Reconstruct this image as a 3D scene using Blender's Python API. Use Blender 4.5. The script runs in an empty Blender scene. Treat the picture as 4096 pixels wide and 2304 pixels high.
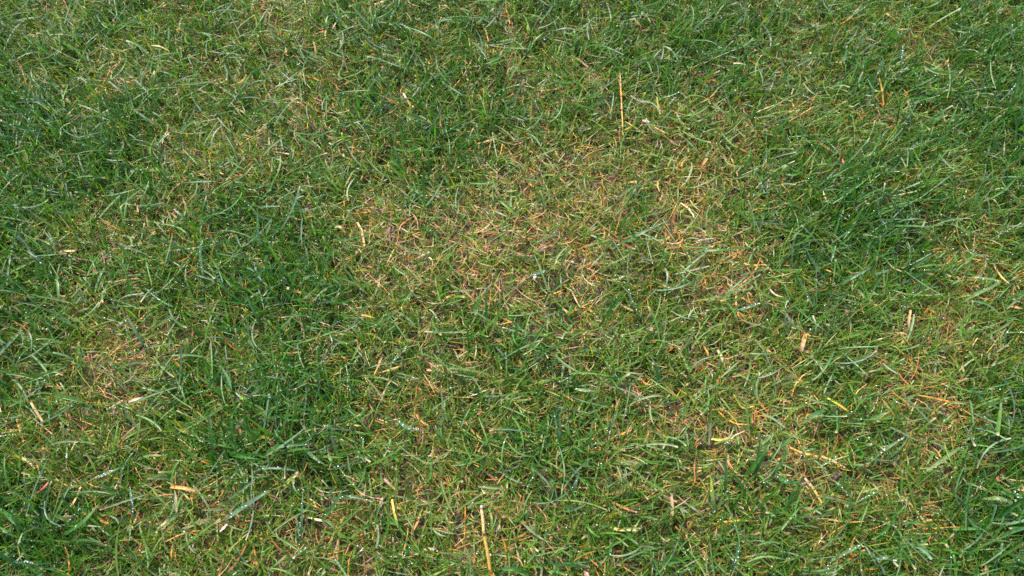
import bpy, math, random
import numpy as np
from mathutils import Vector, Matrix, Euler

# ------------------------------------------------------------------ camera, light, exposure
S = bpy.context.scene
COL = S.collection
CAM_H = 0.76
PITCH = 62.0                      # degrees below the horizon
HFOV = 65.0
SUN_EL, SUN_AZ = 50.0, 118.0      # azimuth measured from +x towards +y (where the light comes from)

cam_d = bpy.data.cameras.new('camera')
cam = bpy.data.objects.new('camera', cam_d); COL.objects.link(cam)
cam.location = (0, 0, CAM_H)
cam.rotation_euler = (math.radians(90 - PITCH), 0, 0)
cam_d.sensor_width = 36.0
cam_d.lens = 18.0 / math.tan(math.radians(HFOV / 2))
cam_d.clip_start, cam_d.clip_end = 0.02, 400.0
cam_d.dof.use_dof = True
cam_d.dof.focus_distance = 0.82
cam_d.dof.aperture_fstop = 9.0
S.camera = cam

W = bpy.data.worlds.new('World'); S.world = W; W.use_nodes = True
wn = W.node_tree; bg = wn.nodes['Background']
sky = wn.nodes.new('ShaderNodeTexSky'); sky.sky_type = 'NISHITA'; sky.sun_disc = False
sky.sun_elevation = math.radians(SUN_EL)
sky.sun_rotation = math.radians(90 - SUN_AZ)
wn.links.new(sky.outputs[0], bg.inputs[0]); bg.inputs[1].default_value = 0.125
sky.dust_density = 1.5; sky.air_density = 1.0; sky.ozone_density = 1.0

sun_d = bpy.data.lights.new('sun', 'SUN'); sun_d.energy = 3.2; sun_d.angle = math.radians(8.0)
sun_d.color = (1.0, 0.97, 0.91)
sun = bpy.data.objects.new('sun', sun_d); COL.objects.link(sun)
dirv = Vector((math.cos(math.radians(SUN_EL)) * math.cos(math.radians(SUN_AZ)),
               math.cos(math.radians(SUN_EL)) * math.sin(math.radians(SUN_AZ)),
               math.sin(math.radians(SUN_EL))))
sun.rotation_euler = dirv.to_track_quat('Z', 'Y').to_euler()
sun.location = dirv * 5

S.view_settings.view_transform = 'Standard'
S.view_settings.look = 'None'
S.view_settings.gamma = 1.0
S.view_settings.use_curve_mapping = False
S.view_settings.exposure = 1.72
S.cycles.max_bounces = 6
S.cycles.diffuse_bounces = 4
S.cycles.glossy_bounces = 3
S.cycles.use_denoising = False
S.cycles.sample_clamp_indirect = 4.0

rng = np.random.default_rng(11)
random.seed(11)

# ------------------------------------------------------------------ picture pixel <-> ground
PX = 4096.0
FOC = PX / 2 / math.tan(math.radians(HFOV / 2))
cp, sp_ = math.cos(math.radians(PITCH)), math.sin(math.radians(PITCH))

def ground(x, y, z=0.0):
    """the point of the level z (metres) that the photograph shows at x, y (4096 x 2304)"""
    a, b = (x - 2048) / FOC, (1152 - y) / FOC
    d = np.array([a, cp + b * sp_, -sp_ + b * cp])
    t = (z - CAM_H) / d[2]
    return np.array([d[0] * t, d[1] * t, z])

def picture(p):
    """ground points (N,3) -> picture coordinates, used to look up how green the lawn is there"""
    q = p - np.array([0, 0, CAM_H])
    depth = q[:, 1] * cp - q[:, 2] * sp_
    depth = np.maximum(depth, 0.05)
    up = q[:, 1] * sp_ + q[:, 2] * cp
    return 2048 + FOC * q[:, 0] / depth, 1152 - FOC * up / depth

# patches of the lawn (coordinates of a 2576-wide view): x, y, radius, weight (+ lush, - thin and dry)
PATCH = [(60,260,90,1),(290,370,150,1),(130,430,80,.6),(60,640,110,.9),(700,720,150,1.1),(600,620,90,.6),(1090,420,130,.8),
 (1080,240,100,.7),(1250,280,80,.5),(1700,80,130,.9),(1480,60,120,.6),(2560,320,100,1.2),(2450,200,90,.6),(2150,480,150,1),
 (2250,600,130,.8),(1950,600,100,.5),(2100,700,120,.7),(2060,580,100,.6),(1640,800,100,.4),(1230,850,120,.8),(1420,900,100,.5),
 (640,1100,150,1),(560,1150,90,.7),(720,1000,120,.8),(60,1400,110,.8),(160,1370,80,.6),(880,1000,90,.5),(820,780,80,.6),
 (1870,520,80,.4),(2500,1330,150,.9),(2550,1070,90,.9),(30,560,90,.6),(1830,1230,110,.5),(950,60,110,.4),(450,700,100,.4),
 (2180,150,120,.5),(1330,1150,90,.4),(2100,1100,90,.4),(380,180,70,.3),(640,330,90,.3),(1000,1250,80,.3),(2200,1400,90,.3),
 (1350,530,150,-1.1),(1000,620,120,-1),(1170,710,150,-1),(1380,760,140,-1),(1700,430,90,-.9),(1750,490,100,-.9),(1610,310,70,-.7),
 (600,240,120,-.6),(700,430,110,-.8),(400,560,100,-.3),(520,600,90,-.5),(560,640,80,-.4),(100,670,90,-.5),(230,700,90,-.5),
 (310,800,100,-.6),(420,890,90,-.6),(320,940,90,-.5),(90,1020,110,-.8),(220,1080,90,-.7),(420,1180,100,-.5),(540,1310,150,-.8),
 (720,1340,120,-.8),(1000,1140,120,-.9),(1110,1340,110,-.8),(1210,1400,100,-.9),(1560,1180,120,-.7),(1700,1110,100,-.8),
 (1840,1000,90,-.6),(1930,740,100,-.7),(2050,780,80,-.5),(2390,860,110,-.7),(2320,910,120,-.7),(1960,1150,150,-.9),
 (2130,1170,90,-.5),(1650,1240,90,-.6),(1900,1290,110,-.6),(2130,310,90,-.4),(2350,350,80,-.5),(1340,970,80,-.3),(1130,1010,80,-.4),
 (870,1140,90,-.5),(220,240,110,-.4),(90,270,60,-.3),(1780,640,120,-.6),(1540,640,120,-.6),(850,560,90,-.4),(1480,430,100,-.6),
 (1600,900,110,-.3),(1480,1080,110,-.4),(2420,650,90,-.3),(1850,300,80,-.2),(2330,1130,90,-.4),(470,420,80,-.4),(780,250,90,-.4)]
PATCH = np.array(PATCH, float)

def vnoise(x, y, f, seed):
    r = np.random.default_rng(seed); T = r.random((64, 64))
    X, Y = x * f + 1000.0, y * f + 1000.0
    i, j = np.floor(X).astype(int), np.floor(Y).astype(int); u, v = X - i, Y - j
    u, v = u * u * (3 - 2 * u), v * v * (3 - 2 * v)
    g = lambda a, b: T[a % 64, b % 64]
    return (g(i, j) * (1 - u) + g(i + 1, j) * u) * (1 - v) + (g(i, j + 1) * (1 - u) + g(i + 1, j + 1) * u) * v

def lush(p):
    """-1 (thin, dry) .. +1 (dense, dark green)"""
    px, py = picture(p); s = 2576 / 4096
    px, py = px * s, py * s
    g = np.zeros(len(p))
    for x, y, r, w in PATCH:
        g += w * np.exp(-((px - x) ** 2 + (py - y) ** 2) / (1.3 * r * r))
    edge = .55 * np.clip((np.abs(px - 1288) - 1000) / 400, 0, 1)  # denser, darker grass towards both sides imitates lens vignetting
    n = (vnoise(p[:, 0], p[:, 1], 22, 5) - .5) * .9 + (vnoise(p[:, 0], p[:, 1], 55, 6) - .5) * .7
    return np.clip(g * .46 + n + .13 + edge, -1.0, 1.3)

def relief(x, y):
    return (vnoise(x, y, 9, 1) - .5) * .010 + (vnoise(x, y, 35, 2) - .5) * .006 + (vnoise(x, y, 110, 3) - .5) * .0030

# ------------------------------------------------------------------ materials
def new_mat(name):
    m = bpy.data.materials.new(name); m.use_nodes = True
    return m, m.node_tree, m.node_tree.nodes['Principled BSDF']

def leaf_mat(name, rough, trans, streak=.35, spec=.5, coat=0.0):
    m, t, b = new_mat(name); N, L = t.nodes, t.links
    at = N.new('ShaderNodeAttribute'); at.attribute_name = 'tint'
    geo = N.new('ShaderNodeNewGeometry')
    ns = N.new('ShaderNodeTexNoise'); ns.inputs['Scale'].default_value = 260; ns.inputs['Detail'].default_value = 2
    L.new(geo.outputs['Position'], ns.inputs['Vector'])
    mr = N.new('ShaderNodeMapRange'); mr.inputs[1].default_value = .3; mr.inputs[2].default_value = .7
    mr.inputs[3].default_value = 1 - streak; mr.inputs[4].default_value = 1 + streak
    L.new(ns.outputs[0], mr.inputs[0])
    mx = N.new('ShaderNodeVectorMath'); mx.operation = 'SCALE'
    L.new(at.outputs['Color'], mx.inputs[0]); L.new(mr.outputs[0], mx.inputs['Scale'])
    L.new(mx.outputs[0], b.inputs['Base Color'])
    b.inputs['Roughness'].default_value = rough
    b.inputs['Specular IOR Level'].default_value = spec
    b.inputs['Coat Weight'].default_value = coat; b.inputs['Coat Roughness'].default_value = .18
    bp = N.new('ShaderNodeBump'); bp.inputs['Strength'].default_value = .25; bp.inputs['Distance'].default_value = .0006
    L.new(ns.outputs[0], bp.inputs['Height']); L.new(bp.outputs[0], b.inputs['Normal'])
    if trans > 0:
        tr = N.new('ShaderNodeBsdfTranslucent')
        tc = N.new('ShaderNodeVectorMath'); tc.operation = 'MULTIPLY'; tc.inputs[1].default_value = (1.55, 1.55, .30)
        L.new(mx.outputs[0], tc.inputs[0]); L.new(tc.outputs[0], tr.inputs['Color'])
        ms = N.new('ShaderNodeMixShader'); ms.inputs[0].default_value = trans
        L.new(b.outputs[0], ms.inputs[1]); L.new(tr.outputs[0], ms.inputs[2])
        L.new(ms.outputs[0], N['Material Output'].inputs['Surface'])
    return m

M_GRASS = leaf_mat('grass_leaf', .40, .45, .28, .30, .0)
M_STRAW = leaf_mat('dead_straw', .55, .18, .35, .4)

def soil_mat():
    m, t, b = new_mat('soil'); N, L = t.nodes, t.links
    geo = N.new('ShaderNodeNewGeometry')
    ns = N.new('ShaderNodeTexNoise'); ns.inputs['Scale'].default_value = 90; ns.inputs['Detail'].default_value = 8
    L.new(geo.outputs['Position'], ns.inputs['Vector'])
    cr = N.new('ShaderNodeValToRGB'); e = cr.color_ramp.elements
    e[0].position, e[0].color = .3, (.030, .017, .011, 1); e[1].position, e[1].color = .72, (.105, .060, .040, 1)
    L.new(ns.outputs[0], cr.inputs[0])
    ln = N.new('ShaderNodeVectorMath'); ln.operation = 'LENGTH'; L.new(geo.outputs['Position'], ln.inputs[0])
    mr = N.new('ShaderNodeMapRange'); mr.inputs[1].default_value = 2.6; mr.inputs[2].default_value = 4.5
    L.new(ln.outputs['Value'], mr.inputs[0])
    mx = N.new('ShaderNodeMixRGB'); L.new(mr.outputs[0], mx.inputs[0]); L.new(cr.outputs[0], mx.inputs[1])
    n2 = N.new('ShaderNodeTexNoise'); n2.inputs['Scale'].default_value = 7; n2.inputs['Detail'].default_value = 10
    L.new(geo.outputs['Position'], n2.inputs['Vector'])
    c2 = N.new('ShaderNodeValToRGB'); e = c2.color_ramp.elements
    e[0].position, e[0].color = .3, (.035, .065, .014, 1); e[1].position, e[1].color = .7, (.085, .105, .030, 1)
    L.new(n2.outputs[0], c2.inputs[0]); L.new(c2.outputs[0], mx.inputs[2])
    L.new(mx.outputs[0], b.inputs['Base Color'])
    b.inputs['Roughness'].default_value = .75
    bp = N.new('ShaderNodeBump'); bp.inputs['Strength'].default_value = .9; bp.inputs['Distance'].default_value = .004
    L.new(ns.outputs[0], bp.inputs['Height']); L.new(bp.outputs[0], b.inputs['Normal'])
    return m
M_SOIL = soil_mat()

def rock_mat(name, c0, c1, rough=.6, scale=300, bump=.5):
    m, t, b = new_mat(name); N, L = t.nodes, t.links
    tc = N.new('ShaderNodeTexCoord')
    ns = N.new('ShaderNodeTexNoise'); ns.inputs['Scale'].default_value = scale; ns.inputs['Detail'].default_value = 6
    L.new(tc.outputs['Object'], ns.inputs['Vector'])
    cr = N.new('ShaderNodeValToRGB'); e = cr.color_ramp.elements
    e[0].position, e[0].color = .32, (*c0, 1); e[1].position, e[1].color = .68, (*c1, 1)
    L.new(ns.outputs[0], cr.inputs[0]); L.new(cr.outputs[0], b.inputs['Base Color'])
    b.inputs['Roughness'].default_value = rough
    bp = N.new('ShaderNodeBump'); bp.inputs['Strength'].default_value = bump; bp.inputs['Distance'].default_value = .0008
    L.new(ns.outputs[0], bp.inputs['Height']); L.new(bp.outputs[0], b.inputs['Normal'])
    return m
M_STONE = rock_mat('wet_purplish_stone', (.085, .068, .066), (.20, .16, .155), .55)
M_CLOD = rock_mat('brown_soil_clod', (.075, .042, .030), (.19, .115, .082), .8)
M_DARK = rock_mat('dark_blue_bead', (.006, .006, .014), (.018, .018, .035), .35)
M_PETAL = rock_mat('pink_petal', (.40, .17, .15), (.60, .33, .29), .45, 200, .2)
M_RED = rock_mat('red_fragment', (.38, .07, .06), (.55, .16, .12), .45, 200, .2)
M_CREAM = rock_mat('cream_husk', (.28, .21, .13), (.46, .36, .24), .5, 200, .3)
M_BLACK = rock_mat('black_rind', (.004, .004, .007), (.013, .012, .02), .3, 500, .4)
M_NEEDLE = rock_mat('red_brown_bark', (.16, .035, .015), (.34, .10, .045), .5, 700, .5)
M_LEAF = rock_mat('brown_leaf', (.20, .085, .03), (.42, .20, .085), .5, 250, .4)

def stalk_mat():
    m, t, b = new_mat('golden_stalk'); N, L = t.nodes, t.links
    tc = N.new('ShaderNodeTexCoord')
    mp = N.new('ShaderNodeMapping'); mp.inputs['Scale'].default_value = (900, 900, 90)
    L.new(tc.outputs['Object'], mp.inputs[0])
    ns = N.new('ShaderNodeTexNoise'); ns.inputs['Scale'].default_value = 1; ns.inputs['Detail'].default_value = 4
    L.new(mp.outputs[0], ns.inputs['Vector'])
    at = N.new('ShaderNodeAttribute'); at.attribute_name = 'tint'
    mr = N.new('ShaderNodeMapRange'); mr.inputs[1].default_value = .3; mr.inputs[2].default_value = .7
    mr.inputs[3].default_value = .5; mr.inputs[4].default_value = 1.25
    L.new(ns.outputs[0], mr.inputs[0])
    mx = N.new('ShaderNodeVectorMath'); mx.operation = 'SCALE'
    L.new(at.outputs['Color'], mx.inputs[0]); L.new(mr.outputs[0], mx.inputs['Scale'])
    L.new(mx.outputs[0], b.inputs['Base Color'])
    b.inputs['Roughness'].default_value = .32
    b.inputs['Coat Weight'].default_value = .3; b.inputs['Coat Roughness'].default_value = .15
    return m
M_STALK = stalk_mat()

def dew_glint_mat():
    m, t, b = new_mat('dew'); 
    b.inputs['Base Color'].default_value = (.86, .88, .85, 1)  # near-white base colour stands in for bright sun glints on the drops
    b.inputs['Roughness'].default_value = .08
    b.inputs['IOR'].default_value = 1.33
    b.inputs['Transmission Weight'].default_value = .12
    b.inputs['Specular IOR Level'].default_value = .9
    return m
M_DEW_GLINT = dew_glint_mat()

# ------------------------------------------------------------------ mesh building
def mesh_from(name, V, Q, tint=None, mat=None, smooth=True):
    me = bpy.data.meshes.new(name)
    k = Q.shape[1]
    me.vertices.add(len(V)); me.vertices.foreach_set('co', np.ascontiguousarray(V, np.float32).ravel())
    me.loops.add(Q.size); me.loops.foreach_set('vertex_index', np.ascontiguousarray(Q, np.int32).ravel())
    me.polygons.add(len(Q)); me.polygons.foreach_set('loop_start', np.arange(0, Q.size, k, dtype=np.int32))
    if smooth: me.polygons.foreach_set('use_smooth', np.ones(len(Q), bool))
    if tint is not None:
        a = me.attributes.new('tint', 'FLOAT_COLOR', 'POINT')
        c = np.ones((len(V), 4), np.float32); c[:, :3] = tint; a.data.foreach_set('color', c.ravel())
    me.update(calc_edges=True)
    if mat: me.materials.append(mat)
    return me

def link(name, me, parent=None):
    o = bpy.data.objects.new(name, me); COL.objects.link(o)
    if parent is not None: o.parent = parent
    return o

def tag(o, label=None, cat=None, group=None, kind=None):
    if label: o['label'] = label
    if cat: o['category'] = cat
    if group: o['group'] = group
    if kind: o['kind'] = kind
    return o

def nrm(a): return a / np.maximum(np.linalg.norm(a, axis=-1, keepdims=True), 1e-9)

def ribbons(C, side, width, tint, fold, cross):
    """C (N,K,3) centre lines, side (N,K,3), width (N,K), tint (N,K,3) -> verts, quads, colours"""
    N, K = C.shape[:2]
    T = nrm(np.gradient(C, axis=1))
    side = nrm(side - T * np.sum(side * T, -1, keepdims=True))
    nor = np.cross(T, side); nor *= np.where(nor[..., 2:3] < 0, -1, 1)
    hw = (width / 2)[..., None]
    f = (fold[:, None, None] if np.ndim(fold) else fold) * hw
    rows = [C - side * hw + nor * f, C, C + side * hw + nor * f] if cross == 3 else [C - side * hw, C + side * hw]
    V = np.stack(rows, 2).reshape(-1, 3)
    col = np.repeat(tint[:, :, None, :], cross, 2)
    if cross == 3: col = col * np.array([1.0, 1.12, 1.0])[None, None, :, None]
    col = col.reshape(-1, 3)
    n = np.arange(N)[:, None, None]; k = np.arange(K - 1)[None, :, None]; c = np.arange(cross - 1)[None, None, :]
    i = (n * K + k) * cross + c
    Q = np.stack([i, i + 1, i + 1 + cross, i + cross], -1).reshape(-1, 4)
    return V, Q, col, nor, side

def centre(base, az, length, th0, bend, K, power=1.3, sway=0.0):
    """bending centre lines; th0 tilt from upright at the base, bend the further tilt towards the tip"""
    t = np.linspace(0, 1, K)[None]
    th = th0[:, None] + bend[:, None] * t ** power
    a = az[:, None] + sway[:, None] * t if np.ndim(sway) else np.repeat(az[:, None], K, 1)
    d = np.stack([np.sin(th) * np.cos(a), np.sin(th) * np.sin(a), np.cos(th)], -1)
    step = (length / (K - 1))[:, None, None]
    C = np.zeros((len(base), K, 3)); C[:, 1:] = np.cumsum((d[:, :-1] + d[:, 1:]) / 2 * step, 1)
    C += base[:, None]
    floor = relief(C[..., 0].ravel(), C[..., 1].ravel()).reshape(C.shape[:2]) + .0015
    C[..., 2] = np.maximum(C[..., 2], floor)
    s = np.stack([-np.sin(a), np.cos(a), np.zeros_like(a)], -1)
    return C, s, t

X0, X1, Y0, Y1 = -.90, .90, .0, 1.0
AREA = (X1 - X0) * (Y1 - Y0)
def scatter(n, cluster=0, spread=.004):
    if cluster:
        m = n // cluster + 1
        c = np.stack([rng.uniform(X0, X1, m), rng.uniform(Y0, Y1, m)], -1)
        p = np.repeat(c, cluster, 0)[:n] + rng.normal(0, spread, (n, 2))
    else:
        p = np.stack([rng.uniform(X0, X1, n), rng.uniform(Y0, Y1, n)], -1)
    return np.concatenate([p, relief(p[:, 0], p[:, 1])[:, None]], 1)

def frame_weight(p):
    px, py = picture(p)
    return np.where((np.abs(px - 2048) < 2350) & (np.abs(py - 1152) < 1500), 1.0, .5)

def combed(p, n, k_right=.45, k_left=.35):
    """which way blades lean: the right of the lawn lies over to the right, the left loosely to the far left"""
    u = np.clip(p[:, 0] / .55, -1, 1)
    az = rng.uniform(0, 2 * math.pi, n)
    right = rng.normal(math.radians(30), .75, n); left = rng.normal(math.radians(140), .7, n)
    r = rng.random(n)
    az = np.where((u > -.1) & (r < k_right * np.clip(u + .35, 0, 1)), right, az)
    az = np.where((u < 0) & (r < k_left * -u + .05), left, az)
    return az

def pick(cols, w, n):
    cols = np.array(cols); w = np.array(w, float); i = rng.choice(len(cols), n, p=w / w.sum())
    return cols[i] * rng.uniform(.78, 1.25, (n, 1)) * rng.uniform(.92, 1.08, (n, 3))

GREEN_FINE = [(.080,.154,.008), (.056,.144,.009), (.112,.168,.013), (.150,.170,.030), (.038,.122,.011)]
GREEN_BROAD = [(.038,.126,.010), (.048,.142,.009), (.052,.135,.032), (.088,.162,.018), (.115,.175,.088)]
DEAD = [(.29,.17,.045), (.34,.23,.070), (.40,.175,.020), (.26,.095,.025), (.42,.31,.15), (.10,.047,.025), (.31,.15,.08)]

parts_v, parts_q, parts_c = [], [], []
dew_p, dew_r = [], []
def collect(V, Q, c):
    parts_q.append(Q + sum(len(v) for v in parts_v)); parts_v.append(V); parts_c.append(c)

# ------------------------------------------------------------------ the ground
def build_ground():
    fx = np.arange(-1.25, 1.2501, .007); fy = np.arange(-.15, 1.4501, .007)
    out = np.array([.02, .05, .12, .3, .7, 1.6, 4, 10, 25, 60])
    xs = np.concatenate([fx[0] - out[::-1], fx, fx[-1] + out]); ys = np.concatenate([fy[0] - out[::-1], fy, fy[-1] + out])
    X, Y = np.meshgrid(xs, ys)
    Z = relief(X.ravel(), Y.ravel())
    V = np.stack([X.ravel(), Y.ravel(), Z], -1); nx = len(xs)
    i = (np.arange(len(ys) - 1)[:, None] * nx + np.arange(nx - 1)[None]).ravel()
    Q = np.stack([i, i + 1, i + 1 + nx, i + nx], -1)
    tag(link('ground', mesh_from('ground', V, Q, None, M_SOIL)), kind='structure')
build_ground()

# ------------------------------------------------------------------ thatch: dead clippings and leaf bases lying on the soil
def build_thatch():
    n = int(5.4e4 * AREA)
    p = scatter(n); g = lush(p)
    keep = rng.random(n) < np.clip(.55 - .25 * g, .2, 1) * frame_weight(p); p, g = p[keep], g[keep]; n = len(p)
    p[:, 2] += rng.random(n) ** 1.4 * .013 + .0012
    az = rng.uniform(0, 2 * math.pi, n)
    L = rng.uniform(.009, .036, n); w = np.where(rng.random(n) < .13, rng.uniform(.0013, .0022, n), rng.uniform(.0004, .0010, n))
    th = rng.normal(math.radians(86), .16, n); bend = rng.normal(.1, .35, n)
    C, s, t = centre(p, az, L, th, bend, 4, 1.0, rng.normal(0, .9, n))
    s = s + rng.normal(0, .35, (n, 1, 1)) * np.array([0, 0, 1.0])
    prof = np.array([.8, 1, .9, .35])[None]
    col = pick(DEAD, [2.4, 1.8, 3.6, 3.0, 1.0, 1.8, 1.6], n)
    col = np.repeat(col[:, None], 4, 1) * (1 + .25 * rng.normal(0, 1, (n, 4, 1)) * .6)
    V, Q, c, _, _ = ribbons(C, s, w[:, None] * prof, np.clip(col, .01, .7), 0., 2)
    tag(link('dead_grass_litter', mesh_from('dead_grass_litter', V, Q, c, M_STRAW)), kind='stuff')
build_thatch()

# ------------------------------------------------------------------ living grass
def sprinkle(C, nor, side, w, count, r0, r1, per=1):
    N, K = C.shape[:2]
    i = rng.integers(0, N, count)
    for _ in range(per):
        f = rng.uniform(.15, .95, count) * (K - 1); k = np.minimum(f.astype(int), K - 2); f = f - k
        c = C[i, k] * (1 - f[:, None]) + C[i, k + 1] * f[:, None]
        r = r0 + (r1 * 1.12 - r0) * rng.random(count) ** 1.6
        q = c + nor[i, k] * (r * .75)[:, None] + side[i, k] * (rng.uniform(-.45, .45, count) * w[i, k])[:, None]
        dew_p.append(q); dew_r.append(r)

def build_fine():
    n = int(1.12e5 * AREA)
    p = scatter(n, 4, .0045); g = lush(p)
    keep = rng.random(n) < np.clip(.70 + .25 * g, .45, 1) * frame_weight(p); p, g = p[keep], g[keep]; n = len(p)
    az = combed(p, n)
    L = rng.uniform(.013, .036, n) * (1 + .28 * g); w = rng.uniform(.0007, .0015, n)
    th = np.abs(rng.normal(.45, .33, n)); bend = np.abs(rng.normal(.65, .5, n))
    flat = rng.random(n) < .22; th = np.where(flat, rng.uniform(1.0, 1.5, n), th); p[:, 2] += np.where(flat, rng.uniform(.003, .016, n), 0)
    K = 5
    C, s, t = centre(p, az, L, th, bend, K, 1.4, rng.normal(0, .35, n))
    s = s + rng.normal(0, .5, (n, 1, 1)) * np.array([0, 0, 1.0])
    prof = np.where((rng.random(n) < .35)[:, None], np.array([.7, 1, 1, .95, .7])[None], np.array([.7, 1, .95, .7, .12])[None])
    col = pick(GREEN_FINE, [3, 3, 2.2, 1.0, 2], n)
    col = np.where((rng.random(n) < .07)[:, None], pick([(.30,.22,.03), (.38,.28,.09), (.24,.22,.04)], [1, 1, 1], n), col)
    m = (np.clip(.30 - .75 * g, 0, .95) * rng.random(n) ** .8)[:, None]
    col = col * (1 - m) + pick([(.19,.21,.048), (.25,.225,.075), (.15,.19,.034)], [2, 1, 2], n) * m
    lush_c = np.clip(g, -1, 1)[:, None]
    col = col * (1 - .36 * lush_c * np.array([1.0, .50, .2]))
    pale = np.array([.24, .22, .075])
    a = np.clip(1 - t / .35, 0, 1)[..., None] * rng.uniform(.1, .7, (n, 1, 1))
    c = col[:, None] * (1 - a) + pale * a
    V, Q, c, nor, sd = ribbons(C, s, w[:, None] * prof, c, 0., 2)
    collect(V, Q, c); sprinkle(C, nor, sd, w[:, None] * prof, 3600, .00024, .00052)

def build_broad():
    n = int(3.0e4 * AREA)
    p = scatter(n, 3, .004); g = lush(p)
    keep = rng.random(n) < np.clip(.56 + .32 * g, .28, 1) * frame_weight(p); p, g = p[keep], g[keep]; n = len(p)
    az = combed(p, n)
    L = rng.uniform(.016, .046, n) * (1 + .25 * g); w = rng.uniform(.0011, .0022, n)
    w = np.where(rng.random(n) < .10, w * 1.4, w)
    th = np.abs(rng.normal(.62, .38, n)); bend = np.abs(rng.normal(.6, .45, n))
    flat = rng.random(n) < .30
    th = np.where(flat, rng.uniform(1.15, 1.6, n), th); p[:, 2] += np.where(flat, rng.uniform(.006, .026, n), 0)
    bend = np.where(flat, rng.normal(.05, .45, n), bend)
    K = 7
    C, s, t = centre(p, az, L, th, bend, K, 1.5, rng.normal(0, .6, n))
    s = s + rng.normal(0, .45, (n, 1, 1)) * np.array([0, 0, 1.0])
    prof = np.array([.62, .85, 1, 1, .88, .58, .08])[None]
    cut = rng.random(n) < .3                                   # mown ends are square
    prof = np.where(cut[:, None], np.array([.62, .85, 1, 1, 1, .95, .85])[None], prof)
    lush_c = np.clip(g, -1, 1)[:, None]
    col = (1 - .38 * lush_c * np.array([1.0, .6, .2])) * pick(GREEN_BROAD, [3, 2.4, 2.2, 2.0, 2.6], n)
    m = (np.clip(.15 - .6 * g, 0, .8) * rng.random(n))[:, None]
    col = col * (1 - m) + pick([(.16,.19,.055), (.20,.20,.075)], [2, 1], n) * m
    pale = np.array([.20, .22, .08])
    a = np.clip(1 - t / .22, 0, 1)[..., None] * rng.uniform(.1, .6, (n, 1, 1))
    c = col[:, None] * (1 - a) + pale * a
    tipc = (cut & (rng.random(n) < .5))[:, None, None] * np.clip((t - .88) / .12, 0, 1)[..., None]
    c = c * (1 - tipc) + np.array([.42, .33, .18]) * tipc
    V, Q, c, nor, sd = ribbons(C, s, w[:, None] * prof, c, rng.uniform(.1, .6, n), 3)
    collect(V, Q, c); ww = w[:, None] * prof
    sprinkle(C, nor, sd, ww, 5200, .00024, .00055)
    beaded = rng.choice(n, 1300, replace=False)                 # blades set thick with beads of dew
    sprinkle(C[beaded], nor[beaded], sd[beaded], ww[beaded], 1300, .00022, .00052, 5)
build_fine(); build_broad()
GV, GQ, GC = np.concatenate(parts_v), np.concatenate(parts_q), np.concatenate(parts_c)
tag(link('grass', mesh_from('grass', GV, GQ, GC, M_GRASS)), kind='stuff')

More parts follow.
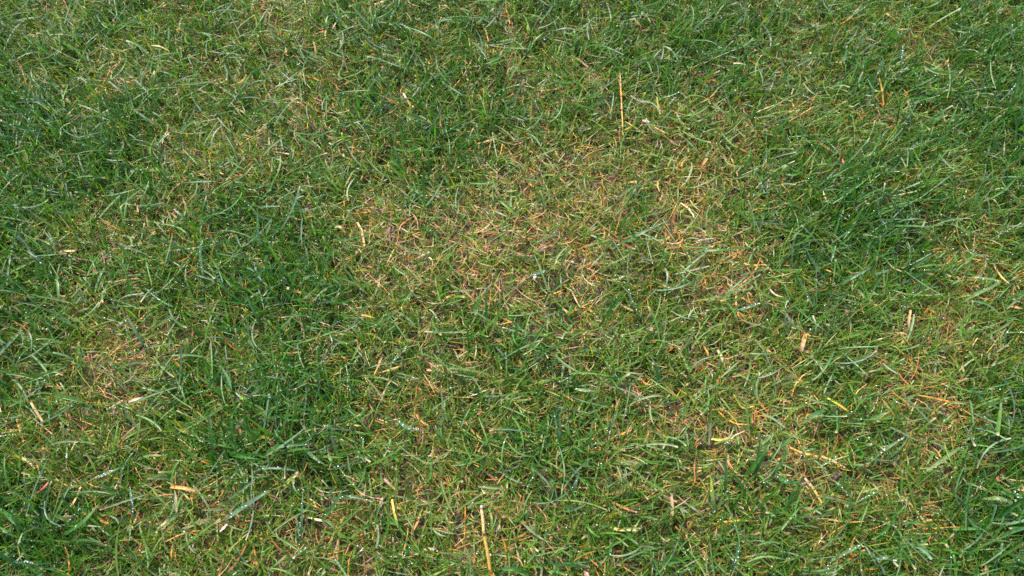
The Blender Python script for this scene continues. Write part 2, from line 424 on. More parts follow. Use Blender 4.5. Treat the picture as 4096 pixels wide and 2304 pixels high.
# ------------------------------------------------------------------ the lawn going on outside the frame
def build_surround():
    tw, td = .60, .50
    n = 9000
    p = np.stack([rng.uniform(-tw / 2, tw / 2, n), rng.uniform(-td / 2, td / 2, n), np.zeros(n)], -1)
    az = rng.uniform(0, 2 * math.pi, n); w = rng.uniform(.0012, .0030, n); L = rng.uniform(.025, .055, n)
    th = np.abs(rng.normal(.55, .35, n)); bend = np.abs(rng.normal(.65, .45, n))
    C, s, t = centre(p, az, L, th, bend, 4, 1.4)
    prof = np.array([.8, 1, .8, .1])[None]
    col = pick(GREEN_FINE + GREEN_BROAD, [3, 3, 2, 1, 2, 3, 2, 2, 2, 1], n)
    V, Q, c, _, _ = ribbons(C, s, w[:, None] * prof, np.repeat(col[:, None], 4, 1), 0., 2)
    o = link('surrounding_grass', mesh_from('surrounding_grass', V, Q, c, M_GRASS)); tag(o, kind='stuff')
    ng = bpy.data.node_groups.new('surrounding_grass', 'GeometryNodeTree'); N, L_ = ng.nodes, ng.links
    ng.interface.new_socket('Geometry', in_out='INPUT', socket_type='NodeSocketGeometry')
    ng.interface.new_socket('Geometry', in_out='OUTPUT', socket_type='NodeSocketGeometry')
    gi, go = N.new('NodeGroupInput'), N.new('NodeGroupOutput')
    nx, ny = 11, 12
    gr = N.new('GeometryNodeMeshGrid'); gr.inputs['Size X'].default_value = tw * (nx - 1); gr.inputs['Size Y'].default_value = td * (ny - 1)
    gr.inputs['Vertices X'].default_value = nx; gr.inputs['Vertices Y'].default_value = ny
    cx, cy = (X0 + X1) / 2, (Y0 + Y1) / 2
    tf = N.new('GeometryNodeTransform'); tf.inputs['Translation'].default_value = (cx, cy + 2 * td, 0)
    L_.new(gr.outputs['Mesh'], tf.inputs['Geometry'])
    pos = N.new('GeometryNodeInputPosition'); sep = N.new('ShaderNodeSeparateXYZ'); L_.new(pos.outputs[0], sep.inputs[0])
    def cmp(sock, lo, hi):
        s_ = N.new('ShaderNodeMath'); s_.operation = 'SUBTRACT'; s_.inputs[1].default_value = (lo + hi) / 2; L_.new(sock, s_.inputs[0])
        a_ = N.new('ShaderNodeMath'); a_.operation = 'ABSOLUTE'; L_.new(s_.outputs[0], a_.inputs[0])
        l_ = N.new('ShaderNodeMath'); l_.operation = 'LESS_THAN'; l_.inputs[1].default_value = (hi - lo) / 2; L_.new(a_.outputs[0], l_.inputs[0])
        return l_.outputs[0]
    mul = N.new('ShaderNodeMath'); mul.operation = 'MULTIPLY'
    L_.new(cmp(sep.outputs[0], X0, X1), mul.inputs[0]); L_.new(cmp(sep.outputs[1], Y0, Y1), mul.inputs[1])
    de = N.new('GeometryNodeDeleteGeometry'); L_.new(tf.outputs[0], de.inputs['Geometry']); L_.new(mul.outputs[0], de.inputs['Selection'])
    rv = N.new('FunctionNodeRandomValue'); rv.data_type = 'INT'
    ints = [s_ for s_ in rv.inputs if s_.type == 'INT']; ints[0].default_value, ints[1].default_value = 0, 1
    m2 = N.new('ShaderNodeMath'); m2.operation = 'MULTIPLY'; m2.inputs[1].default_value = math.pi
    L_.new([s_ for s_ in rv.outputs if s_.type == 'INT'][0], m2.inputs[0])
    cb = N.new('ShaderNodeCombineXYZ'); L_.new(m2.outputs[0], cb.inputs[2])
    ip = N.new('GeometryNodeInstanceOnPoints'); L_.new(de.outputs[0], ip.inputs['Points']); L_.new(gi.outputs[0], ip.inputs['Instance'])
    L_.new(cb.outputs[0], ip.inputs['Rotation']); L_.new(ip.outputs[0], go.inputs[0])
    md = o.modifiers.new('spread', 'NODES'); md.node_group = ng
build_surround()

# ------------------------------------------------------------------ single blades, straws and other finds
COLS = dict(straw=(.36,.25,.10), cream=(.36,.275,.15), yellow=(.50,.33,.035), amber=(.48,.24,.035), orange=(.46,.19,.03), lime=(.28,.30,.03),
            tan=(.42,.27,.13), pink=(.42,.25,.18), brown=(.17,.075,.03), dark=(.032,.104,.011), green=(.040,.125,.022),
            blue=(.075,.145,.085), grey=(.105,.170,.085), teal=(.042,.118,.035), pale=(.13,.19,.060), red=(.36,.11,.045), fresh=(.075,.16,.02))

def spline(P, K):
    P = np.array(P); m = len(P)
    if m == 2: return P[0] + (P[1] - P[0]) * np.linspace(0, 1, K)[:, None]
    Q = np.concatenate([[2 * P[0] - P[1]], P, [2 * P[-1] - P[-2]]]); out = []
    for u in np.linspace(0, m - 1 - 1e-6, K):
        i = int(u); f = u - i; a, b, c, d = Q[i:i + 4]
        out.append(.5 * (2 * b + (c - a) * f + (2 * a - 5 * b + 4 * c - d) * f * f + (3 * b - a - 3 * c + d) * f ** 3))
    return np.array(out)

def single(pts, width, colour, tip=None, blunt=False, fold=.35, K=9, roll=0.0):
    """one blade through picture points (x, y, height in mm), base first"""
    C = spline([ground(x, y, z / 1000) for x, y, z in pts], K)
    if len(pts) == 2:                                          # nothing grows dead straight
        d = C[-1] - C[0]; C += (np.sin(np.linspace(0, math.pi, K))[:, None]) * (np.array([-d[1], d[0], 0]) * random.uniform(-.06, .06) + np.array([0, 0, .06 * np.linalg.norm(d)]))
    C[:, 2] = np.maximum(C[:, 2], relief(C[:, 0], C[:, 1]) + .003)
    T = nrm(np.gradient(C, axis=0)); s = np.cross(T, [0, 0, 1.0]) + np.array([1e-4, 0, 0]); s = nrm(s)
    s = s + np.array([0, 0, roll])
    t = np.linspace(0, 1, K)
    prof = np.where(blunt, .75 + .25 * np.sin(t * math.pi), np.clip(.62 + 1.2 * t, 0, 1) * np.clip(1.04 - np.clip(t - .35, 0, 1) ** 1.8 * 2.15, .05, 1))
    c0 = np.array(COLS[colour]); c1 = np.array(COLS[tip]) if tip else c0
    f = np.clip((t - .35) / .5, 0, 1)[:, None]
    col = (c0 * (1 - f) + c1 * f) * rng.uniform(.85, 1.12, (K, 1))
    V, Q, c, nor, sd = ribbons(C[None], s[None], (width / 1000 * prof)[None], col[None], fold, 3)
    return V, Q, c, C, nor[0], sd[0], width / 1000 * prof

def put(name, cat, label, group, pts, width, colour, tip=None, beads=0, mat=None, **kw):
    V, Q, c, C, nor, sd, w = single(pts, width, colour, tip, **kw)
    o0 = V.mean(0) * [1, 1, 0]
    o = link(name, mesh_from(name, V - o0, Q, c, mat or M_GRASS)); o.location = o0
    tag(o, label, cat, group)
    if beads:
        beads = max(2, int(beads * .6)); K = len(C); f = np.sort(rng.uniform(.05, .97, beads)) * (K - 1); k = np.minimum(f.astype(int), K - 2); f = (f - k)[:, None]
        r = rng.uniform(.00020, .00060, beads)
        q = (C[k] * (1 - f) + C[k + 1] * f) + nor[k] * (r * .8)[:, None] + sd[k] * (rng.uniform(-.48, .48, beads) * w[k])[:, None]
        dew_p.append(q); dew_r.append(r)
    return o

GS, GB = 'dead straws and yellowed blades lying in the lawn', 'broad grass blades standing out of the lawn'
STRAWS = [
 ([(602,182,14),(640,186,16),(680,206,12)], 3.0, 'straw', 'yellow', 'short straw blade with a yellow end, alone in the far left green'),
 ([(1257,235,10),(1262,205,18),(1254,166,24)], 3.2, 'amber', 'straw', 'bright yellow and cream blade standing upright near the far edge'),
 ([(1612,372,16),(1627,398,15),(1645,428,10)], 3.6, 'cream', 'yellow', 'two-toned blade, cream at the top and deep yellow below, among dark upright grass'),
 ([(1772,535,8),(1760,492,14),(1766,458,20)], 3.0, 'orange', 'amber', 'orange blade standing in the shade of a dense green tuft'),
 ([(3534,420,8),(3527,360,16),(3516,312,24)], 3.0, 'amber', 'yellow', 'upright amber straw bent slightly at its foot, in the combed grass near the right edge'),
 ([(178,1029,12),(240,1008,15),(308,1002,13)], 4.0, 'straw', 'tan', 'pale straw blade with a curved back lying level by the left edge'),
 ([(2976,1052,8),(3000,1062,12),(3062,1058,11)], 3.6, 'orange', 'yellow', 'glossy yellow blade with a brown bent end lying level beside bare brown soil'),
 ([(1138,1148,13),(1165,1158,14),(1208,1172,9)], 4.2, 'straw', 'amber', 'wide golden blade with a torn cream end under blue-green leaves'),
 ([(1446,1260,12),(1470,1264,13),(1498,1272,10)], 2.8, 'orange', 'yellow', 'short vivid orange blade resting on thin green grass near the middle'),
 ([(1536,1915,16),(1560,1938,14),(1590,1966,9)], 3.4, 'pink', 'yellow', 'straight yellow straw with a pinkish start, sloping above bare soil'),
 ([(1135,1944,10),(1164,1915,13),(1196,1888,14)], 5.0, 'lime', 'straw', 'stout ridged piece of straw, yellow at one end and pale at the other'),
 ([(1614,2142,8),(1588,2090,16),(1575,2040,18),(1568,1998,14)], 3.0, 'lime', 'yellow', 'long bent yellow-green stem shaped like a hockey stick beside the golden stalk'),
 ([(1394,1694,12),(1420,1700,14),(1450,1705,12)], 3.4, 'cream', 'amber', 'short orange straw lying level beneath a dewy silver leaf'),
 ([(683,1948,11),(730,1952,14),(782,1962,10)], 4.4, 'orange', 'straw', 'orange-brown blade half hidden under a long green leaf'),
 ([(121,1604,16),(142,1640,14),(174,1690,9)], 3.4, 'straw', 'tan', 'cream straw sloping down over tan litter by the left edge'),
 ([(704,2068,6),(706,2020,13),(703,1968,17)], 3.2, 'tan', 'straw', 'thin tan straw standing straight up between yellow-green blades'),
 ([(2682,2100,8),(2688,2040,14),(2685,1984,18)], 4.0, 'straw', 'pink', 'straight pinkish straw standing upright in reddish litter'),
 ([(2845,1756,13),(2885,1760,14),(2935,1744,13)], 3.2, 'yellow', 'straw', 'shallow yellow arc of straw curving up at its right end'),
 ([(2933,1576,20),(2950,1604,16),(2972,1632,11),(3020,1624,13)], 3.4, 'lime', 'yellow', 'bright yellow blade folded into an open V'),
 ([(2428,2100,10),(2470,2118,14),(2542,2120,13)], 3.4, 'amber', 'cream', 'golden straw curving level with a pale right end, near the lower edge'),
 ([(3218,1912,16),(3250,1950,14),(3286,2012,9)], 3.4, 'cream', 'yellow', 'cream and yellow blade sloping over orange litter'),
 ([(3100,1906,12),(3130,1900,14),(3170,1902,13)], 3.6, 'cream', 'straw', 'cream straw scrap lying just above a broad pointed leaf'),
 ([(3638,1326,8),(3634,1290,14),(3642,1240,16)], 3.8, 'cream', 'straw', 'whitish straw with a slight S bend standing out of combed grass'),
 ([(3550,1050,16),(3575,1072,14),(3612,1088,11)], 2.6, 'straw', 'cream', 'thin cream straw hooked at its start, lying in combed green grass'),
 ([(3072,1148,12),(3100,1178,13),(3140,1190,12)], 2.8, 'pink', 'cream', 'bow-shaped pink and cream straw over a dark gap in the grass'),
 ([(2534,72,18),(2548,88,17),(2566,108,13)], 3.2, 'straw', 'amber', 'small golden straw slanting below the far edge, beside a tall tuft'),
 ([(2650,455,8),(2632,420,14),(2627,388,16)], 2.6, 'yellow', 'lime', 'thin curved yellow blade rising above the pink petal'),
 ([(2492,540,8),(2478,300,4)][:1] + [(2480,305,14),(2478,280,18)], 2.4, 'amber', 'yellow', 'slender golden blade curving up through yellow-green grass near the far edge'),
 ([(2804,670,10),(2815,652,13),(2830,634,14)], 3.6, 'red', 'orange', 'reddish brown blade slanting across a tan patch'),
 ([(2933,254,14),(2962,254,17),(2984,262,15),(2982,276,11)], 2.6, 'cream', 'straw', 'cream blade curled over at one end like a crook'),
 ([(1340,912,12),(1356,906,15),(1376,922,14),(1380,948,9)], 3.2, 'cream', 'orange', 'white and orange blade curled into a half ring'),
 ([(518,1606,13),(545,1598,15),(574,1592,14)], 4.0, 'cream', 'pink', 'short whitish straw lying level above brown litter'),
 ([(3205,1405,8),(3212,1370,12),(3222,1335,13)], 6.0, 'tan', 'orange', 'wide tan leaf sheath standing beside the bluish stone'),
 ([(4042,1226,12),(4066,1230,13),(4096,1236,12)], 4.0, 'orange', 'tan', 'orange straw running out of the picture at the right edge'),
 ([(1430,890,8),(1448,930,12),(1458,985,13)], 3.6, 'straw', 'orange', 'tan straw standing on end beside a dry brown hollow'),
 ([(3160,1790,12),(3220,1815,14),(3300,1830,14),(3380,1870,10)], 3.0, 'amber', 'tan', 'long amber straw arching over a rusty hollow'),
 ([(2100,2290,8),(2075,2230,14),(2060,2170,18)], 2.6, 'straw', 'pink', 'thin pinkish straw leaning away from the golden stalk'),
 ([(3300,1588,14),(3340,1610,15),(3395,1646,11)], 3.4, 'lime', 'yellow', 'long lime-yellow blade sloping in the thin grass'),
 ([(1040,1748,10),(1068,1752,12),(1100,1760,10)], 3.6, 'orange', 'tan', 'rusty flat straw beside a white-beaded leaf'),
 ([(2870,1400,12),(2890,1440,13),(2902,1480,10)], 4.4, 'cream', 'pale', 'pale knobbly straw with a greenish lower end'),
 ([(2812,1380,12),(2830,1410,12),(2834,1440,10)], 2.8, 'amber', 'orange', 'curved amber scrap beside a rusty leaf'),
]
for i, (pts, w, c0, c1, lab) in enumerate(STRAWS):
    put('dry_straw', 'straw', lab, GS, [(x, y, z + 7) for x, y, z in pts], w * .72, c0, c1, mat=M_STRAW, blunt=(i % 3 != 0), fold=random.uniform(.2, .6))

BLADES = [
 ([(574,1380,14),(540,1320,24),(509,1268,28)], 4.2, 'blue', 'grey', 0, 'blue-grey spear-shaped blade lying across green grass'),
 ([(182,1066,14),(145,1030,22),(108,1002,24)], 4.4, 'blue', 'grey', 14, 'silvery blade dotted with dew at its end, beside the curved pale straw'),
 ([(770,902,14),(732,866,24),(692,836,26)], 4.0, 'teal', 'pale', 8, 'blue-green blade with a pale edge sloping above a brown patch'),
 ([(625,585,14),(650,556,22),(682,528,22)], 5.0, 'grey', 'blue', 20, 'short wide leaf frosted with white beads in the dark grass'),
 ([(1374,108,16),(1350,74,26),(1330,46,30)], 4.4, 'grey', 'blue', 6, 'short silver-blue leaf standing near the far edge'),
 ([(1556,474,12),(1500,420,26),(1446,368,32)], 3.6, 'teal', 'green', 8, 'long straight blade slanting over the grass near the two-toned blade'),
 ([(2120,210,12),(2135,165,28),(2176,130,32)], 4.0, 'grey', 'pale', 8, 'arching silvery blade beside the dark bead'),
 ([(2334,128,22),(2270,114,32),(2208,124,26)], 4.2, 'pale', 'grey', 4, 'pale broad blade bowed like a bridge near the far edge'),
 ([(3614,305,12),(3608,240,26),(3612,186,32)], 4.0, 'grey', 'blue', 26, 'upright blade set thick with white dew beads, in the combed grass'),
 ([(2680,878,26),(2570,930,30),(2456,988,12)][::-1], 4.6, 'teal', 'grey', 12, 'very long blue-green blade lying slantwise over a tan patch'),
 ([(2750,1008,14),(2880,1000,28),(3070,986,22)], 4.0, 'fresh', 'green', 2, 'long bright green blade lying level above the glossy yellow blade'),
 ([(2572,1280,10),(2530,1210,26),(2512,1152,30)], 3.4, 'grey', 'blue', 18, 'slender blade with a row of beads, slanting in the middle of the lawn'),
 ([(2946,1242,14),(2990,1230,24),(3048,1210,24)], 4.0, 'blue', 'grey', 22, 'silver blade crowded with beads beside the bent yellow V'),
 ([(2630,1540,10),(2626,1470,26),(2604,1428,30)], 3.8, 'teal', 'blue', 3, 'blue-green blade nodding over at its top'),
 ([(2252,1815,8),(2230,1730,28),(2216,1640,36)], 3.6, 'teal', 'blue', 4, 'slim blue-green blade with a gentle S bend, standing free'),
 ([(2300,1556,20),(2345,1562,24),(2396,1564,22)], 4.4, 'pale', 'grey', 8, 'pale wide blade lying level over bare litter'),
 ([(2424,1750,12),(2444,1700,26),(2474,1638,32)], 4.2, 'teal', 'grey', 12, 'broad blade leaning right with a dewy edge and light tip'),
 ([(2862,2075,8),(2850,1990,24),(2842,1898,30)], 5.2, 'pale', 'lime', 6, 'wide pale green blade hanging straight down over dark litter'),
 ([(2290,1978,12),(2300,1940,22),(2316,1894,26)], 4.4, 'grey', 'blue', 8, 'short silvery blade leaning right above pale straw'),
 ([(1040,1834,12),(1110,1788,28),(1240,1778,26)], 5.0, 'dark', 'teal', 4, 'long dark green blade arching to the right over orange scraps'),
 ([(1208,1780,12),(1250,1825,24),(1304,1862,22)], 4.6, 'teal', 'pale', 4, 'grey-green tapering leaf beneath the long dark arch'),
 ([(1286,2074,10),(1330,2030,24),(1370,1964,30)], 5.0, 'teal', 'green', 3, 'broad curved leaf like a sickle near the lower edge'),
 ([(1200,2192,8),(1206,2080,24),(1212,1950,32)], 3.6, 'teal', 'grey', 16, 'tall thin beaded blade rising beside the stout piece of straw'),
 ([(382,1914,14),(430,1892,26),(482,1870,28)], 4.2, 'grey', 'pale', 24, 'dewy blade with two rows of drops beside green leaves'),
 ([(534,2074,10),(528,2010,24),(518,1942,28)], 4.2, 'blue', 'grey', 24, 'upright silver blade shining with dew above orange scraps'),
 ([(0,2032,14),(56,2084,26),(112,2140,18)], 5.6, 'green', 'dark', 2, 'broad green blade entering from the left edge over the purplish stone'),
 ([(3844,1210,12),(3900,1180,24),(3996,1128,26),(3910,1110,22),(3884,1108,18)], 4.2, 'pale', 'grey', 12, 'pale blade kinked back on itself like the figure seven'),
 ([(3346,1142,12),(3410,1110,26),(3488,1068,28)], 5.0, 'teal', 'grey', 6, 'blue-green blade pointing right with a bright silver tip'),
 ([(3208,1692,14),(3250,1664,24),(3298,1640,22)], 6.4, 'pale', 'teal', 2, 'very wide blunt blade cut off square, lying over tan grass'),
 ([(3106,1900,14),(3140,1926,24),(3204,1930,22)], 6.4, 'teal', 'green', 6, 'broad pointed leaf below the cream straw scrap'),
 ([(3490,1835,12),(3550,1790,26),(3622,1746,30)], 4.2, 'pale', 'grey', 20, 'long beaded blade leaning right in the combed grass'),
 ([(3930,1998,14),(4010,1996,26),(4096,2050,18)], 4.8, 'pale', 'grey', 2, 'pale arched blade running off the right edge'),
 ([(4020,470,8),(4062,380,50),(4090,255,80)], 5.0, 'teal', 'blue', 0, 'tall dark blue-green blade at the right edge, the highest of all'),
 ([(1310,2000,12),(1400,1985,20),(1500,2010,20)], 3.6, 'teal', 'grey', 10, 'dewy blade lying level beside the curved sickle leaf'),
 ([(1590,1680,12),(1630,1712,22),(1700,1722,20)], 4.4, 'blue', 'grey', 20, 'glistening silver blade above tan litter, crusted with drops'),
 ([(820,1140,8),(800,1010,24),(816,945,30)], 4.0, 'grey', 'blue', 12, 'upright dewy blade over the dark soil hollow'),
 ([(1060,1000,10),(1032,930,26),(1030,830,34)], 4.2, 'grey', 'teal', 8, 'tall grey-green blade standing above orange straw scraps'),
 ([(250,2140,10),(330,2090,28),(400,2010,34)], 5.0, 'green', 'pale', 10, 'long curved blade with drops sweeping up from the lower left'),
 ([(900,2080,12),(1000,2010,26),(1080,1960,28)], 6.0, 'grey', 'blue', 16, 'very broad silver-green leaf speckled with drops'),
 ([(3310,2250,10),(3400,2200,26),(3450,2180,26)], 4.6, 'pale', 'grey', 16, 'pale dewy blade near the lower edge, pointing right'),
 ([(3480,2240,14),(3540,2230,24),(3600,2250,20)], 5.0, 'grey', 'pale', 14, 'wide arched leaf beaded all over near the lower edge'),
 ([(2920,2300,8),(2945,2230,24),(2960,2140,30)], 4.4, 'blue', 'teal', 18, 'upright beaded blade near the lower edge'),
 ([(2120,1105,12),(2165,1090,22),(2186,1080,22)], 4.6, 'blue', 'grey', 18, 'short silver blade touching the pale pink petal'),
 ([(1975,2275,24),(2060,2278,30),(2110,2296,20)][::-1], 5.0, 'green', 'dark', 0, 'green blade crossing in front of the golden stalk'),
]
for pts, w, c0, c1, nb, lab in BLADES:
    put('grass_leaf', 'grass leaf', lab, GB, [(x, y, z + 5) for x, y, z in pts], w * .74, c0, c1, beads=nb,
        blunt='blunt' in lab, fold=random.uniform(.15, .5), K=11)

# tufts: each a clump of long dark blades rooted together
def blade_proto(th, bend, width, colour, sway):
    C, s, t = centre(np.array([[0, 0, 1.0]]), np.array([0.0]), np.array([1.0]), np.array([th]), np.array([bend]), 9, 1.4, np.array([sway]))
    C = C - np.array([0, 0, 1.0])
    prof = np.array([.55, .8, .95, 1, 1, .92, .75, .45, .06])
    c0 = np.array(COLS[colour]); pale = np.array([.17, .2, .06]); a = np.clip(1 - t[0] / .25, 0, 1)[:, None] * .6
    V, Q, c, _, _ = ribbons(C, s, (width * prof)[None], (c0 * (1 - a) + pale * a)[None], .4, 3)
    return mesh_from('blade', V, Q, c, M_GRASS)
PROTO = [blade_proto(*a) for a in [(.25,.5,.050,'dark',.2), (.35,.8,.045,'green',-.3), (.15,.6,.055,'teal',.3), (.5,.7,.040,'dark',-.2),
                                   (.6,.6,.050,'green',.4), (.4,1.1,.045,'teal',-.4), (.8,.5,.05,'dark',.1), (.3,.3,.04,'fresh',.2)]]
TUFTS = [
 (2680,215,22,.070,.012,None,'tall dark green tuft standing at the far edge near the small golden straw'),
 (4080,560,18,.095,.014,60,'tallest blue-green tuft, rising along the right edge'),
 (3990,2240,22,.075,.022,25,'lush blue-green tuft spilling right in the lower right corner'),
 (1105,1235,24,.065,.024,125,'wide dark tuft in the left half, above the wide golden blade'),
 (1010,1830,22,.066,.024,120,'dense dark tuft below the black sliver'),
 (1720,720,20,.062,.020,100,'dark tuft above the dry brown hollow at the centre'),
 (3420,830,22,.064,.024,30,'dark tuft leaning right above the thin cream hooked straw'),
 (470,640,20,.062,.022,130,'dark tuft beside the short wide frosted leaf'),
 (70,470,18,.066,.020,110,'dark tuft on the left edge in the far part of the lawn'),
 (2985,2060,20,.068,.020,70,'dark green tuft with long crossing blades in the rusty litter'),
 (110,2260,20,.062,.022,100,'green tuft in the lower left corner below the purplish stone'),
 (1990,1400,20,.058,.022,95,'fresh green tuft in the middle of the lawn below the pale pink petal'),
 (3560,980,20,.062,.026,28,'second dark tuft leaning right, just below the hooked cream straw'),
 (2330,1280,16,.055,.020,80,'small green tuft right of centre beside pale litter'),
]
for x, y, n, L, rad, lean, lab in TUFTS:
    b = ground(x, y); b[2] = relief(b[:1], b[1:2])[0]
    e = bpy.data.objects.new('grass_tuft', None); COL.objects.link(e); e.location = b; e.empty_display_size = .01
    tag(e, lab, 'grass tuft', 'dark tufts of longer grass')
    for k in range(n):
        o = link('blade', PROTO[(k + n) % 8], e)
        a = random.uniform(0, 2 * math.pi) if lean is None or random.random() < .35 else random.gauss(math.radians(lean), .6)
        r = rad * 1.5 * math.sqrt(random.random()); q = random.uniform(0, 2 * math.pi)
        o.location = (r * math.cos(q), r * math.sin(q), 0)
        o.rotation_euler = (0, 0, a); s_ = L * random.uniform(.42, 1.0); o.scale = (s_, s_, s_)

# ------------------------------------------------------------------ stones, clods, petals, twigs
def lump(name, mat, x, y, size, squash, seed, z=.004, rz=0.0, sub=3, rough=.25):
    import bmesh
    bm = bmesh.new(); bmesh.ops.create_icosphere(bm, subdivisions=sub, radius=.5)
    r = random.Random(seed); ph = [(Vector((r.gauss(0, 1), r.gauss(0, 1), r.gauss(0, 1))).normalized(), r.uniform(.2, .8)) for _ in range(9)]
    for v in bm.verts:
        d = v.co.normalized(); k = 1.0
        for n, c in ph:
            h = d.dot(n)
            if h > c: k -= (h - c) * rough * 1.6
        v.co *= k
        v.co = Vector((v.co.x * size[0], v.co.y * size[1], v.co.z * squash)) / 1000
    me = bpy.data.meshes.new(name); bm.to_mesh(me); bm.free(); me.materials.append(mat)
    for p in me.polygons: p.use_smooth = True
    o = link(name, me); g = ground(x, y, z); o.location = (g[0], g[1], relief(g[:1], g[1:2])[0] + z); o.rotation_euler = (r.uniform(-.2, .2), r.uniform(-.2, .2), rz)
    return o
GP = 'stones and clods showing between the blades'
for a in [
 ('pebble', M_STONE, 85, 2066, (15, 11), 8, 1, .010, .3, 'purplish grey stone beneath the broad green blade at the left edge', 'stone'),
 ('pebble', M_STONE, 1815, 1098, (12, 8), 6, 2, .006, .8, 'rounded grey stone in the dry patch at the centre', 'stone'),
 ('pebble', M_STONE, 3152, 1288, (13, 9), 7, 3, .011, 1.8, 'bluish grey stone in a gap beside a wide tan leaf sheath', 'stone'),
 ('pebble', M_STONE, 808, 1000, (15, 8), 7, 4, .010, .1, 'dark flat stone at the foot of the upright dewy blade', 'stone'),
 ('pebble', M_STONE, 2218, 942, (12, 9), 7, 5, .010, 2.2, 'grey-brown stone in the litter above the long slanting blade', 'stone'),
 ('pebble', M_STONE, 2860, 1998, (9, 8), 7, 11, .010, 1.2, 'small slate-coloured stone beside the wide pale hanging blade', 'stone'),
 ('soil_clod', M_CLOD, 1545, 968, (22, 13), 6, 6, .003, .5, 'brown lump of bare soil in the dry hollow at the centre', 'soil clod'),
 ('soil_clod', M_CLOD, 2135, 2118, (16, 11), 8, 7, .009, .2, 'dark crumb of soil to the right of the golden stalk', 'soil clod'),
 ('soil_clod', M_CLOD, 2870, 2134, (17, 11), 8, 8, .010, .9, 'rough brown clod under pale blades near the lower edge', 'soil clod'),
 ('soil_clod', M_CLOD, 3335, 1914, (18, 10), 8, 9, .009, .4, 'flat brown clod below the long amber straw', 'soil clod'),
 ('soil_clod', M_CLOD, 2165, 1010, (15, 9), 8, 10, .009, 2.4, 'reddish clod in the tan litter left of the long slanting blade', 'soil clod'),
 ('soil_clod', M_CLOD, 160, 1985, (18, 10), 7, 12, .008, .6, 'dull brown clod under the red-brown twig', 'soil clod'),
]:
    tag(lump(*a[:8], rz=a[8]), a[9], a[10], GP)
tag(lump('dark_bead', M_DARK, 2180, 154, (6.5, 6), 5.5, 21, .022, 0, 3, .08), 'dark blue-black bead, like a small berry, held by the arching silvery blade', 'berry')

def petal(name, mat, x, y, size, seed, z, label, cat='petal', cup=.35):
    r = random.Random(seed); n, m = 9, 7; V, Q = [], []
    for i in range(n):
        u = i / (n - 1); w = math.sin(math.pi * min(1, u * .9 + .08)) ** .7 * r.uniform(.62, 1.0)
        for j in range(m):
            v = j / (m - 1) * 2 - 1
            V.append(((u - .5) * size[0], v * w * size[1] / 2, cup * size[1] * (v * v * w * .5 + (u - .5) ** 2) + r.uniform(-.04, .04) * size[1]))
    for i in range(n - 1):
        for j in range(m - 1):
            a = i * m + j; Q.append((a, a + 1, a + 1 + m, a + m))
    me = mesh_from(name, np.array(V) / 1000, np.array(Q), None, mat)
    o = link(name, me); md = o.modifiers.new('thickness', 'SOLIDIFY'); md.thickness = .0004
    g = ground(x, y, z); o.location = g; o.rotation_euler = (r.uniform(-.4, .4), r.uniform(-.4, .4), r.uniform(0, 6.28))
    tag(o, label, cat, 'petals and husks fallen in the grass')
petal('petal', M_PETAL, 2583, 488, (9, 8), 1, .020, 'salmon pink petal in yellow-green grass, the largest of the pink scraps')
petal('petal', M_PETAL, 2140, 1108, (6, 3.6), 2, .022, 'pale pink petal at the end of a short silver blade')
petal('petal', M_PETAL, 2604, 1319, (6, 5), 3, .022, 'little pink petal above a patch of fine green grass')
petal('petal', M_PETAL, 1955, 2222, (5, 4.5), 4, .020, 'tiny pink petal right beside the golden stalk')
petal('petal', M_RED, 2345, 2298, (6, 5), 5, .024, 'crimson petal at the lower edge of the lawn')
petal('petal', M_RED, 3372, 648, (9, 3), 6, .020, 'narrow red scrap in the combed grass by a bright dewy blade')
petal('petal', M_RED, 3990, 1917, (4, 3.5), 7, .024, 'tiny red scrap deep in the grass near the right edge')
petal('petal', M_PETAL, 895, 2112, (10, 3), 8, .016, 'pinkish torn petal on bare soil near the lower left')
petal('petal', M_PETAL, 1525, 2010, (11, 4), 9, .012, 'curled dusty pink scrap below the yellow straw')
petal('husk', M_CREAM, 1722, 2198, (11, 3.4), 10, .014, 'cream seed husk lying on bare soil left of the golden stalk', 'husk', .6)
petal('husk', M_CREAM, 482, 1298, (8, 4), 11, .014, 'tan seed husk in the grass beside the blue-grey spear-shaped blade', 'husk', .6)
petal('husk', M_CREAM, 1470, 1912, (5, 3), 12, .012, 'small white husk in a brown gap of the litter', 'husk', .6)
petal('husk', M_CREAM, 1992, 2112, (9, 2.6), 13, .018, 'white curled husk right of the golden stalk, above bare soil', 'husk', .9)
petal('dead_leaf', M_LEAF, 3205, 1400, (20, 6), 14, .013, 'rusty brown dead leaf below the wide tan sheath', 'leaf')
petal('dead_leaf', M_LEAF, 380, 1090, (18, 7), 15, .012, 'yellow-brown dead leaf sunk in green grass near the left edge', 'leaf')
petal('dead_leaf', M_LEAF, 3055, 1395, (19, 5), 16, .013, 'orange dead leaf lying between tan straws', 'leaf')
petal('dead_leaf', M_LEAF, 2265, 1665, (12, 5), 17, .014, 'small brown dead leaf beside the slim S-shaped blade', 'leaf')

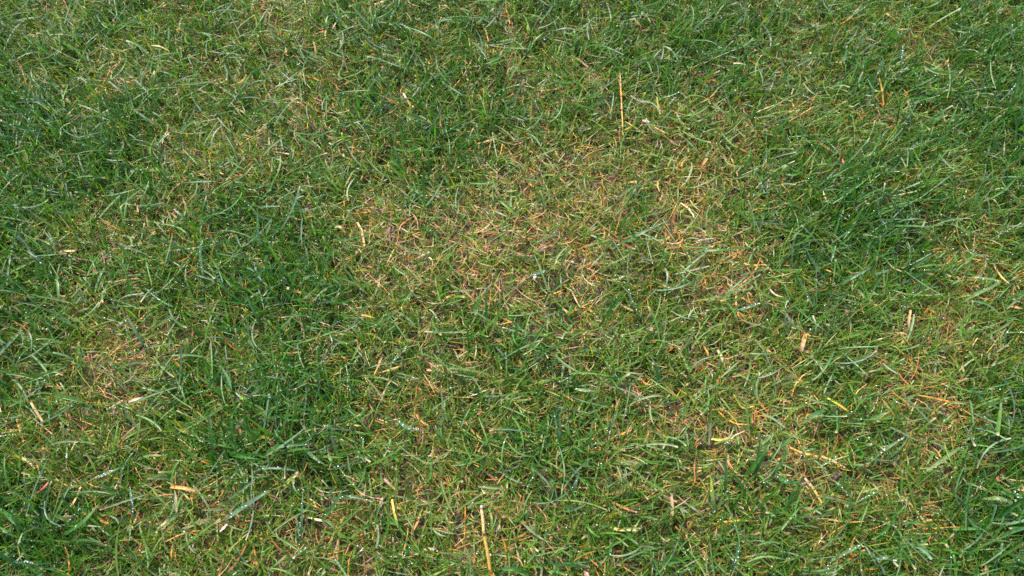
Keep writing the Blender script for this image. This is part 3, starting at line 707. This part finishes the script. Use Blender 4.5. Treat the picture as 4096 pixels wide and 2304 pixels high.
def tube(P, R, tints=None, seg=10, caps=True):
    P = np.array(P); n = len(P); T = nrm(np.gradient(P, axis=0)); ref = np.array([0, 0, 1.0]) if abs(T[0, 2]) < .9 else np.array([1.0, 0, 0])
    a = nrm(np.cross(T, ref)); b = np.cross(T, a); V = []
    for i in range(n):
        for k in range(seg):
            q = 2 * math.pi * k / seg; V.append(P[i] + R[i] * (a[i] * math.cos(q) + b[i] * math.sin(q)))
    Q = [(i * seg + k, i * seg + (k + 1) % seg, (i + 1) * seg + (k + 1) % seg, (i + 1) * seg + k) for i in range(n - 1) for k in range(seg)]
    if caps:
        for i in (0, n - 1):
            c = len(V); V.append(P[i])
            Q += [(i * seg + k, i * seg + (k + 1) % seg, c, c) for k in range(seg)]
    Q4 = [q for q in Q if q[2] != q[3]]; tri = [q[:3] for q in Q if q[2] == q[3]]
    me = bpy.data.meshes.new('tube'); me.from_pydata([tuple(v) for v in V], [], Q4 + tri)
    for p in me.polygons[:len(Q4)]: p.use_smooth = True
    if tints is not None:
        at = me.attributes.new('tint', 'FLOAT_COLOR', 'POINT'); c = np.ones((len(V), 4), np.float32)
        c[:n * seg, :3] = np.repeat(np.array(tints), seg, 0)
        if caps: c[n * seg, :3], c[n * seg + 1, :3] = tints[0], tints[-1]
        at.data.foreach_set('color', c.ravel())
    me.update(); return me

# the golden stalk: cut tip, pale upper joint, dark ring, amber lower joint, second ring, torn sheath
root = bpy.data.objects.new('straw_stalk', None); COL.objects.link(root); root.empty_display_size = .01
A, B, Cc, D = ground(1924, 2022, .052), ground(1935, 2135, .046), ground(1962, 2288, .030), ground(1990, 2390, .012)
root.location = D
tag(root, 'golden dry straw stalk with dark joints and a cut tip, at the lower edge', 'straw stalk')
def stalk_part(name, p0, p1, r0, r1, c0, c1, bulge=0, n=10):
    t = np.linspace(0, 1, n)[:, None]; P = p0 + (p1 - p0) * t - D
    P = P + np.sin(t * math.pi) * np.array([.0004, 0, .0004])
    R = (r0 + (r1 - r0) * t[:, 0]) + bulge * np.sin(t[:, 0] * math.pi)
    me = tube(P, R, np.array(c0) + (np.array(c1) - np.array(c0)) * t, 12); me.name = name; me.materials.append(M_STALK)
    return link(name, me, root)
u1 = nrm(B - A); u2 = nrm(Cc - B)
tip = stalk_part('cut_tip', A, A + u1 * .0022, .00105, .00128, (.52, .38, .26), (.54, .37, .21), 0, 4)
stalk_part('stem', A + u1 * .0022, B - u1 * .0006, .00128, .00138, (.54, .35, .17), (.54, .33, .10))
stalk_part('node', B - u1 * .0006, B + u2 * .0007, .00138, .00142, (.10, .045, .012), (.10, .045, .012), .0003, 5)
stalk_part('stem', B + u2 * .0007, Cc - u2 * .0006, .00142, .00158, (.55, .33, .045), (.46, .25, .025), 0, 14)
stalk_part('node', Cc - u2 * .0006, Cc + u2 * .0008, .00158, .00162, (.12, .05, .012), (.12, .05, .012), .0003, 5)
u3 = nrm(D - Cc)
stalk_part('stem', Cc + u2 * .0008, D, .00162, .0019, (.48, .26, .025), (.40, .22, .03), 0, 10)
V, Q, c, *_ = single([(1968, 2290, 31), (1976, 2330, 26), (1996, 2380, 14)], 4.5, 'amber', 'brown', fold=.8)
link('sheath', mesh_from('sheath', V - D, Q, c, M_STRAW), root)

def twig(name, mat, pts, r, label, cat):
    P = spline([ground(x, y, z / 1000) for x, y, z in pts], 12); n = len(P); o0 = P.mean(0)
    R = r / 1000 * (np.array([.55, .85] + [1.0] * (n - 4) + [.9, .5])) * np.array([random.uniform(.9, 1.1) for _ in range(n)])
    me = tube(P - o0, R, None, 8); me.name = name; me.materials.append(mat)
    o = link(name, me); o.location = o0; tag(o, label, cat); return o
twig('bark_sliver', M_BLACK, [(966, 1545, 26), (985, 1558, 27), (1000, 1571, 25)], 1.15, 'small shiny black sliver of bark lying between green blades in the left half', 'bark sliver')
twig('twig', M_NEEDLE, [(196, 1928, 24), (178, 1952, 24), (150, 1974, 22), (118, 2004, 18)], 1.35, 'red-brown curved twig near the lower left corner, above the purplish stone', 'twig')
twig('twig', M_NEEDLE, [(74, 1990, 18), (52, 2000, 17), (34, 2012, 15)], 1.0, 'short rusty twig end beside the longer red-brown twig', 'twig')
twig('twig', M_CLOD, [(1566, 860, 14), (1558, 930, 16), (1562, 985, 12)], 1.1, 'dark purplish twig standing in the dry hollow at the centre', 'twig')
twig('twig', M_NEEDLE, [(1500, 945, 13), (1560, 946, 15), (1610, 958, 13)], .9, 'red twig lying level across the dry hollow at the centre', 'twig')
twig('twig', M_LEAF, [(2640, 1990, 11), (2712, 2010, 14)], 1.1, 'little brown twig crossing the foot of the pinkish upright straw', 'twig')

# ------------------------------------------------------------------ dew
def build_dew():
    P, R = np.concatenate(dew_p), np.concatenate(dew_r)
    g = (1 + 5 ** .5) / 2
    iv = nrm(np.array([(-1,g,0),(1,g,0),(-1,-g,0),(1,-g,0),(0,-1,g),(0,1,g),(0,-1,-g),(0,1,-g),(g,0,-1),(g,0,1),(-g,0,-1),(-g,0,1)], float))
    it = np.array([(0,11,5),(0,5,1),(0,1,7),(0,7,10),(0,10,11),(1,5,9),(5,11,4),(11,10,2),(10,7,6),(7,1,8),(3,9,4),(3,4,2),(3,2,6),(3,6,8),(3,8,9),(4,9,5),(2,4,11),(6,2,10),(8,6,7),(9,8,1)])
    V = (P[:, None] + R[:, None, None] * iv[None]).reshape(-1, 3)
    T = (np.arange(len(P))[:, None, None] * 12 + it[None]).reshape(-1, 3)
    tag(link('dew_drops', mesh_from('dew_drops', V, T, None, M_DEW_GLINT)), kind='stuff')
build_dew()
print('tris', sum(len(p.data.loops) - 2 * len(p.data.polygons) for p in S.objects if p.type == 'MESH'))
